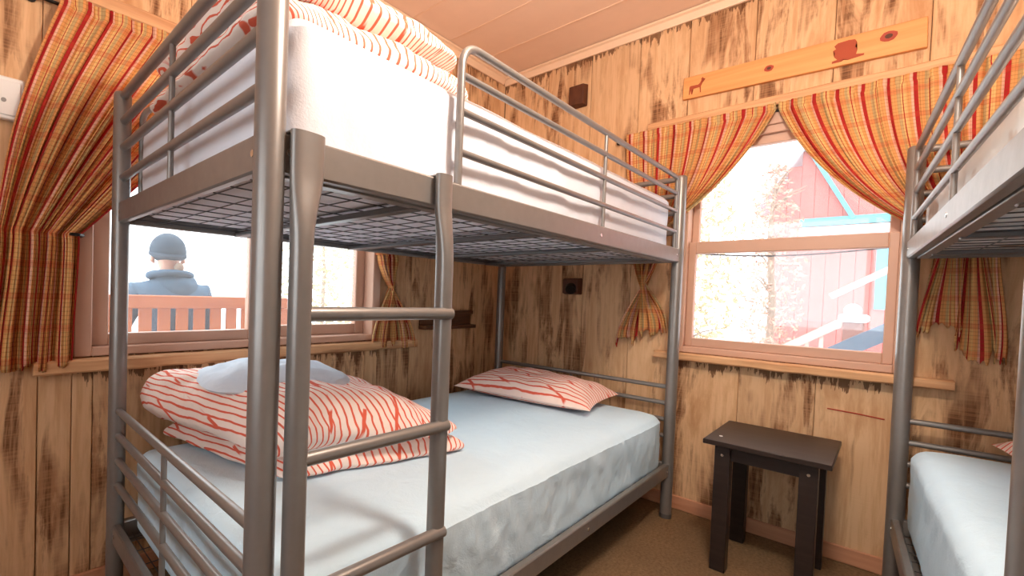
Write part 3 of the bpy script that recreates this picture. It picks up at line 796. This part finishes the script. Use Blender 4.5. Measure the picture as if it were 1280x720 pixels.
def wall_block(label, y, z, w, h, cup=True):
    root = thing('wall_lamp', label, 'wall lamp', (XW-.03, y, z))
    bm = bmesh.new(); d = .05
    f0 = [bm.verts.new((XW-.0005, y+a*w/2, z+b*h/2)) for a, b in ((-1, -1), (1, -1), (1, 1), (-1, 1))]
    f1 = [bm.verts.new((XW-d, y+a*w/2*.86, z+b*h/2*.86)) for a, b in ((-1, -1), (1, -1), (1, 1), (-1, 1))]
    for i in range(4): bm.faces.new((f0[i], f0[(i+1) % 4], f1[(i+1) % 4], f1[i]))
    bm.faces.new(f0); bm.faces.new(f1[::-1]); bmesh.ops.bevel(bm, geom=list(bm.edges), offset=.004, segments=1, affect='EDGES')
    finish('wood_block', bm, 'dark_block', root)
    if not cup: return root
    bm = bmesh.new(); n = 18; c0 = V(XW-d+.004, y-.006, z-.006); ax = V(-.8, -.25, -.55).normalized()
    add_tube(bm, [c0, c0+ax*.030], w*.27, n); finish('lamp_cup', bm, 'black_metal', root)
    return root
wall_block('dark wooden block lamp under the upper bunk by the far corner', .578, 1.091, .105, .095)
wall_block('dark wooden block lamp high on the wall near the ceiling corner', .592, 2.177, .10, .125, False)
sh = thing('wall_shelf', 'small dark wooden shelf box on the wall behind the ladder', 'shelf', (1.66, YW-.03, .815))
box('shelf_board', (1.45, YW-.06, .822), (1.885, YW-.0005, .842), 'shelf_wood', sh, .002)
box('back_board', (1.45, YW-.012, .842), (1.885, YW-.0005, .925), 'shelf_wood', sh, .002)
box('top_board', (1.45, YW-.035, .905), (1.885, YW-.013, .925), 'shelf_wood', sh, .002)
pl = thing('wall_plate', 'white plastic thermostat plate at the left edge beside the curtain', 'thermostat', (-.285, YW-.01, 1.47))
box('plate', (-.345, YW-.022, 1.475), (-.225, YW-.0005, 1.597), 'white_plastic', pl, .004)
box('raised_face', (-.335, YW-.025, 1.487), (-.235, YW-.0215, 1.585), 'white_plastic', pl, .0015)
bm = bmesh.new(); add_disc(bm, (-.272, YW-.025, 1.528), (0, -1, 0), .006, .002, 12); finish('dial', bm, 'grey_plastic', pl)
# red pencil line on a board below the window
bm = bmesh.new(); add_tube(bm, [(XW-.0005, -.54, .606), (XW-.0012, -.62, .603), (XW-.0005, -.705, .596)], .0028, 6)
tag(finish('red_line', bm, 'red_mark'), 'thin red line drawn on the boards right of the side table', 'mark')

# ------------------------------------------------------------------ globe lamp added out of view to light the room
lp = thing('added_ceiling_lamp', 'round warm ceiling globe lamp added out of view to light the room', 'lamp', (.55, -.62, 1.92))
bm = bmesh.new(); add_tube(bm, [(.55, -.62, ZC-.0005), (.55, -.62, ZC-.025), (.55, -.62, ZC-.03)], .07, 24, [.07, .065, .05]); finish('canopy', bm, 'bolt_metal', lp)
tube('stem', [(.55, -.62, ZC-.03), (.55, -.62, 2.13)], .012, 'bolt_metal', lp)
bm = bmesh.new(); bmesh.ops.create_uvsphere(bm, u_segments=24, v_segments=16, radius=.11); xform(bm, V(.55, -.62, 2.03)); finish('glass_globe', bm, 'lamp_glow', lp)

# ------------------------------------------------------------------ outside
g = struct(box('ground', (-60, YW+TB+TC+.02, -.7), (60, 90, -.35), 'snow', bev=0)); g['label'] = 'bright snowy ground outside'
g = struct(box('ground', (XW+TB+TC+.02, -60, -.7), (90, YW+TB+TC, -.35), 'snow', bev=0)); g['label'] = 'bright snowy ground beyond the single hung window'
dk = struct(box('deck', (-2.2, YW+TB+TC+.03, -.12), (4.0, 3.2, -.03), 'deck', bev=0)); dk['label'] = 'pale timber deck under the bench'
for i in range(13):
    y0 = YW+TB+TC+.03+i*.145; box('plank', (-2.2, y0+.003, -.03), (4.0, y0+.142, 0), 'deck', dk, .003)
# bench: back towards the window
be = thing('bench', 'orange wooden slatted bench outside the sliding window', 'bench', (.46, 2.35, 0))
bx0, bx1, by = -.30, 1.22, 2.14
box('top_rail', (bx0, by, .885), (bx1, by+.04, .958), 'bench_wood', be, .006)
box('bottom_rail', (bx0, by+.005, .50), (bx1, by+.04, .56), 'bench_wood', be, .004)
ns = 15
for i in range(ns):
    x = bx0+.09+(bx1-bx0-.18)*i/(ns-1); box('slat', (x-.032, by+.010, .56), (x+.032, by+.030, .885), 'bench_wood', be, .002)
for x in (bx0, bx1-.055):
    box('leg', (x, by-.002, 0), (x+.055, by+.045, .885), 'bench_wood', be, .004)
    box('leg', (x, by+.50, 0), (x+.055, by+.55, .64), 'bench_wood', be, .004)
    box('armrest', (x-.008, by+.045, .64), (x+.063, by+.57, .67), 'bench_wood', be, .004)
for i in range(5): box('seat_slat', (bx0+.02, by+.05+i*.095, .42), (bx1-.02, by+.05+i*.095+.08, .445), 'bench_wood', be, .003)
# person sitting on the bench, seen from behind
def skin_mesh(name, verts, edges, radii, mat, parent, root=0, sub=2):
    me = bpy.data.meshes.new(name); org = V(*parent.location)
    me.from_pydata([Vector(v)-org for v in verts], edges, []); me.materials.append(MAT[mat])
    o = bpy.data.objects.new(name, me); COL.objects.link(o); o.parent = parent
    sk = o.modifiers.new('skin', 'SKIN'); sk.use_smooth_shade = True
    for i, r in enumerate(radii):
        d = me.skin_vertices[0].data[i]; d.radius = r if isinstance(r, tuple) else (r, r); d.use_root = (i == root)
    sb = o.modifiers.new('sub', 'SUBSURF'); sb.levels = sub; sb.render_levels = sub
    return o
px, py = .555, 2.40
pe = thing('person', 'person in dark knit cap and blue hooded jacket sitting on the bench', 'person', (px, py, 0))
skin_mesh('body', [(px, py, .52), (px, py-.02, .72), (px, py-.03, .90), (px, py-.02, 1.03), (px-.005, py-.01, 1.10), (px-.01, py, 1.20), (px-.012, py+.01, 1.28),
                   (px-.10, py+.02, .50), (px-.12, py+.42, .50), (px-.12, py+.44, .10), (px-.12, py+.54, .05),
                   (px+.10, py+.02, .50), (px+.12, py+.42, .50), (px+.12, py+.44, .10), (px+.12, py+.54, .05)],
          [(0, 1), (1, 2), (2, 3), (3, 4), (4, 5), (5, 6), (0, 7), (7, 8), (8, 9), (9, 10), (0, 11), (11, 12), (12, 13), (13, 14)],
          [(.13, .10), (.12, .09), (.13, .09), .06, .052, (.076, .088), (.07, .08), .085, .062, .045, .04, .085, .062, .045, .04], 'skin', pe)
skin_mesh('jacket', [(px, py-.01, .50), (px, py-.03, .70), (px, py-.04, .86), (px, py-.03, 1.0), (px, py-.02, 1.05),
                     (px-.175, py-.02, .975), (px-.265, py+.04, .76), (px-.22, py+.26, .64), (px-.10, py+.40, .64),
                     (px+.175, py-.02, .975), (px+.265, py+.04, .76), (px+.22, py+.26, .64), (px+.10, py+.40, .64)],
          [(0, 1), (1, 2), (2, 3), (3, 4), (3, 5), (5, 6), (6, 7), (7, 8), (3, 9), (9, 10), (10, 11), (11, 12)],
          [(.19, .15), (.175, .14), (.18, .14), (.13, .11), .075, .078, .068, .058, .05, .078, .068, .058, .05], 'jacket', pe, 1)
skin_mesh('trousers', [(px, py, .53), (px-.10, py+.04, .525), (px-.125, py+.44, .53), (px-.125, py+.46, .12), (px+.10, py+.04, .525), (px+.125, py+.44, .53), (px+.125, py+.46, .12)],
          [(0, 1), (1, 2), (2, 3), (0, 4), (4, 5), (5, 6)], [(.16, .12), .098, .078, .07, .098, .078, .07], 'trousers', pe)
for s in (-1, 1):
    bm = soft_box(.10, .27, .10, .04, 6, 10, 5); xform(bm, V(px+s*.125, py+.52, .004)); finish('boot', bm, 'boot', pe)
# hood lying on the shoulders
bm = bmesh.new(); bmesh.ops.create_uvsphere(bm, u_segments=28, v_segments=18, radius=1)
for v in bm.verts:
    a = v.co.copy(); k = .5+.5*a.z
    v.co = V(px+.025+a.x*(.075+.085*k), py-.085+a.y*(.055+.045*k)+.06*k, .98+a.z*.125+.014*nz3(a, 2.5, 2))
finish('hood', bm, 'jacket', pe)
tube('collar', [(px+.115*math.cos(a*PI/10), py-.015+.085*math.sin(a*PI/10), 1.075-.015*math.sin(a*PI/10)) for a in range(-12, 11)], .022, 'jacket', pe)
# knit cap
bm = bmesh.new(); bmesh.ops.create_uvsphere(bm, u_segments=28, v_segments=18, radius=1)
for v in bm.verts:
    a = v.co
    v.co = V(px-.010+a.x*.102, py+.006+a.y*.112, 1.225+a.z*(.112 if a.z > 0 else .075))
finish('knit_cap', bm, 'beanie', pe)
bm = bmesh.new()
add_tube(bm, [(px-.010+.088*math.cos(i*PI/14), py+.006+.100*math.sin(i*PI/14), 1.205-.02*math.sin(i*PI/14)*-1) for i in range(29)], .018, 8); finish('cap_brim', bm, 'beanie', pe)
bm = bmesh.new(); bmesh.ops.create_uvsphere(bm, u_segments=16, v_segments=10, radius=1)
for v in bm.verts: v.co = V(px+.028+v.co.x*.028, py-.085+v.co.y*.025, 1.125+v.co.z*.03)
finish('hair_bun', bm, 'bark', pe)
bm = bmesh.new()   # ears, nose
for sx_ in (-1, 1): add_tube(bm, [(px-.010+sx_*.075, py+.01, 1.15), (px-.010+sx_*.088, py+.005, 1.165), (px-.010+sx_*.086, py+.004, 1.19)], .012, 8, [.008, .014, .010])
add_tube(bm, [(px-.012, py+.085, 1.185), (px-.012, py+.108, 1.155), (px-.012, py+.088, 1.145)], .012, 8, [.006, .014, .010]); finish('face_features', bm, 'skin', pe)

# house beyond the single hung window
HX = 8.0
ho = thing('house', 'faded red board house with pale blue trim beyond the single hung window', 'house', (HX, -2.1, -.35))
box('wall_core', (HX+.03, -4.72, -.35), (HX+4, .52, 2.2), 'red_siding', ho, 0)
for i in range(35):
    y1 = .52-i*.148; y0 = y1-.1475; ym = (y0+y1)/2
    box('siding_board', (HX, y0, -.35), (HX+.03, y1, 2.55+1.35*min(.62-ym, ym+4.82)), 'red_siding', ho, .007)
for a, b in (((.78, 2.42), (-2.1, 6.31)), ((-4.98, 2.42), (-2.1, 6.31))):
    bm = bmesh.new(); p = [(a[0], a[1]), (b[0], b[1]), (b[0], b[1]+.16), (a[0], a[1]+.16)]
    f0 = [bm.verts.new((HX-.22, y, z)) for y, z in p]; f1 = [bm.verts.new((HX+4.2, y, z)) for y, z in p]
    for k in range(4): bm.faces.new((f0[k], f0[(k+1) % 4], f1[(k+1) % 4], f1[k]))
    bm.faces.new(f0); bm.faces.new(f1[::-1]); finish('snowy_roof', bm, 'snow', ho, smooth=False)
bm = bmesh.new()
for a, b in (((HX-.02, .17, 3.22), (HX-.02, -.33, 2.2)),): add_obox(bm, a, b, .05, .12, V(1, 0, 0))
finish('brace_board', bm, 'teal_trim', ho, smooth=False)
box('band_board', (HX-.05, -4.72, 2.13), (HX, .22, 2.24), 'teal_trim', ho, .004)
box('band_board', (HX-.04, -4.72, 2.00), (HX, .22, 2.12), 'pink_trim', ho, .004)
wi = box('window_trim', (HX-.04, -1.6, 1.02), (HX, -.56, 1.80), 'teal_trim', ho, .004)
box('window_pane', (HX-.05, -1.5, 1.12), (HX-.039, -.70, 1.70), 'white_plastic', wi, .002)
# stair with railing in front of the house
st = thing('stair_railing', 'snow topped stair railing with square newel post in front of the red house', 'railing', (5.2, -.1, -.35))
SX = 5.2
def px2(yy, zz): return (SX, yy, zz)
box('newel_post', (SX-.07, -.56, -.35), (SX+.07, -.42, .90), 'newel_brown', st, .01)
bm = soft_box(.20, .20, .07, .03, 8, 8, 4); xform(bm, V(SX, -.49, .90)); finish('snow_cap', bm, 'snow', st)
bm = bmesh.new(); bmesh.ops.create_uvsphere(bm, u_segments=16, v_segments=10, radius=.06); xform(bm, V(SX, -.48, 1.0)); finish('globe_finial', bm, 'snow', st)
bm = bmesh.new(); add_obox(bm, (SX, .25, .43), (SX, -.42, .90), .07, .07); finish('hand_rail', bm, 'pink_trim', st, smooth=False)
bm = bmesh.new(); add_obox(bm, (SX, .25, .20), (SX, -.42, .67), .05, .05); finish('lower_rail', bm, 'pink_trim', st, smooth=False)
bm = bmesh.new(); add_obox(bm, (SX-.5, -.36, .62), (SX-.5, -1.15, 1.17), .10, .12); finish('stair_stringer', bm, 'slate_blue', st, smooth=False)
bm = bmesh.new(); add_obox(bm, (SX+1.4, -.24, 1.15), (SX+1.4, -1.1, 1.72), .06, .06); finish('upper_rail', bm, 'snow', st, smooth=False)
for i in range(5): box('baluster', (SX-.02, .10-.1*i, -.35), (SX+.02, .13-.1*i, .50+.07*i), 'pink_trim', st, .002)
box('stair_post', (SX+1.36, -1.06, -.35), (SX+1.44, -.98, 1.62), 'pink_trim', st, .004); box('stair_post', (SX-.55, -1.13, -.35), (SX-.45, -1.03, 1.06), 'slate_blue', st, .004)
# leafy trees
def tree(label, x, y, h, crown_r, crown_h, n, mat, seed, leaf=.05, low=.2):
    root = thing('tree', label, 'tree', (x, y, -.35)); rg = random.Random(seed)
    bm = bmesh.new(); add_tube(bm, [(x, y, -.35), (x+.03, y-.02, h*.4), (x-.03, y+.03, h*.75), (x, y, h)], .06, 8, [.05, .04, .026, .010])
    for i in range(14):
        z = low+(h-low)*rg.random()*.95; a = rg.random()*2*PI; r = crown_r*rg.uniform(.5, .95)
        add_tube(bm, [(x, y, z), (x+r*.5*math.cos(a), y+r*.5*math.sin(a), z+.15), (x+r*math.cos(a), y+r*math.sin(a), z+.22)], .012, 5, [.016, .010, .004])
    finish('trunk', bm, 'bark', root)
    bm = bmesh.new()
    for i in range(n):
        a = rg.random()*2*PI; k = rg.random()**.5; zz = rg.random(); r = crown_r*k*math.sin(PI*(.12+.84*zz))**.7
        c = V(x+r*math.cos(a), y+r*math.sin(a), low+(h+.2-low)*zz)
        d1 = V(rg.gauss(0, 1), rg.gauss(0, 1), rg.gauss(0, 1)).normalized(); d2 = d1.orthogonal().normalized(); L = leaf*rg.uniform(.6, 1.3); nn = d1.cross(d2)*L*.15
        vs = [bm.verts.new(c-d1*L), bm.verts.new(c+d2*L*.5+nn), bm.verts.new(c+d1*L), bm.verts.new(c-d2*L*.5+nn)]; bm.faces.new(vs)
    o = finish('foliage', bm, mat, root, smooth=False); o['kind'] = 'stuff'
    return root
tree('pale leafy tree left of the red house beyond the window', 5.6, 1.0, 2.9, .62, 2.6, 2600, 'leaf', 1, .045)
tree('thin pinkish tree close to the red house corner', 6.9, .35, 2.6, .35, 2.2, 1100, 'leaf_pink', 2, .04)
tree('pale tree far beyond the deck seen through the right sash', 5.4, 8.2, 3.6, 1.3, 3.2, 1800, 'leaf', 3, .08)
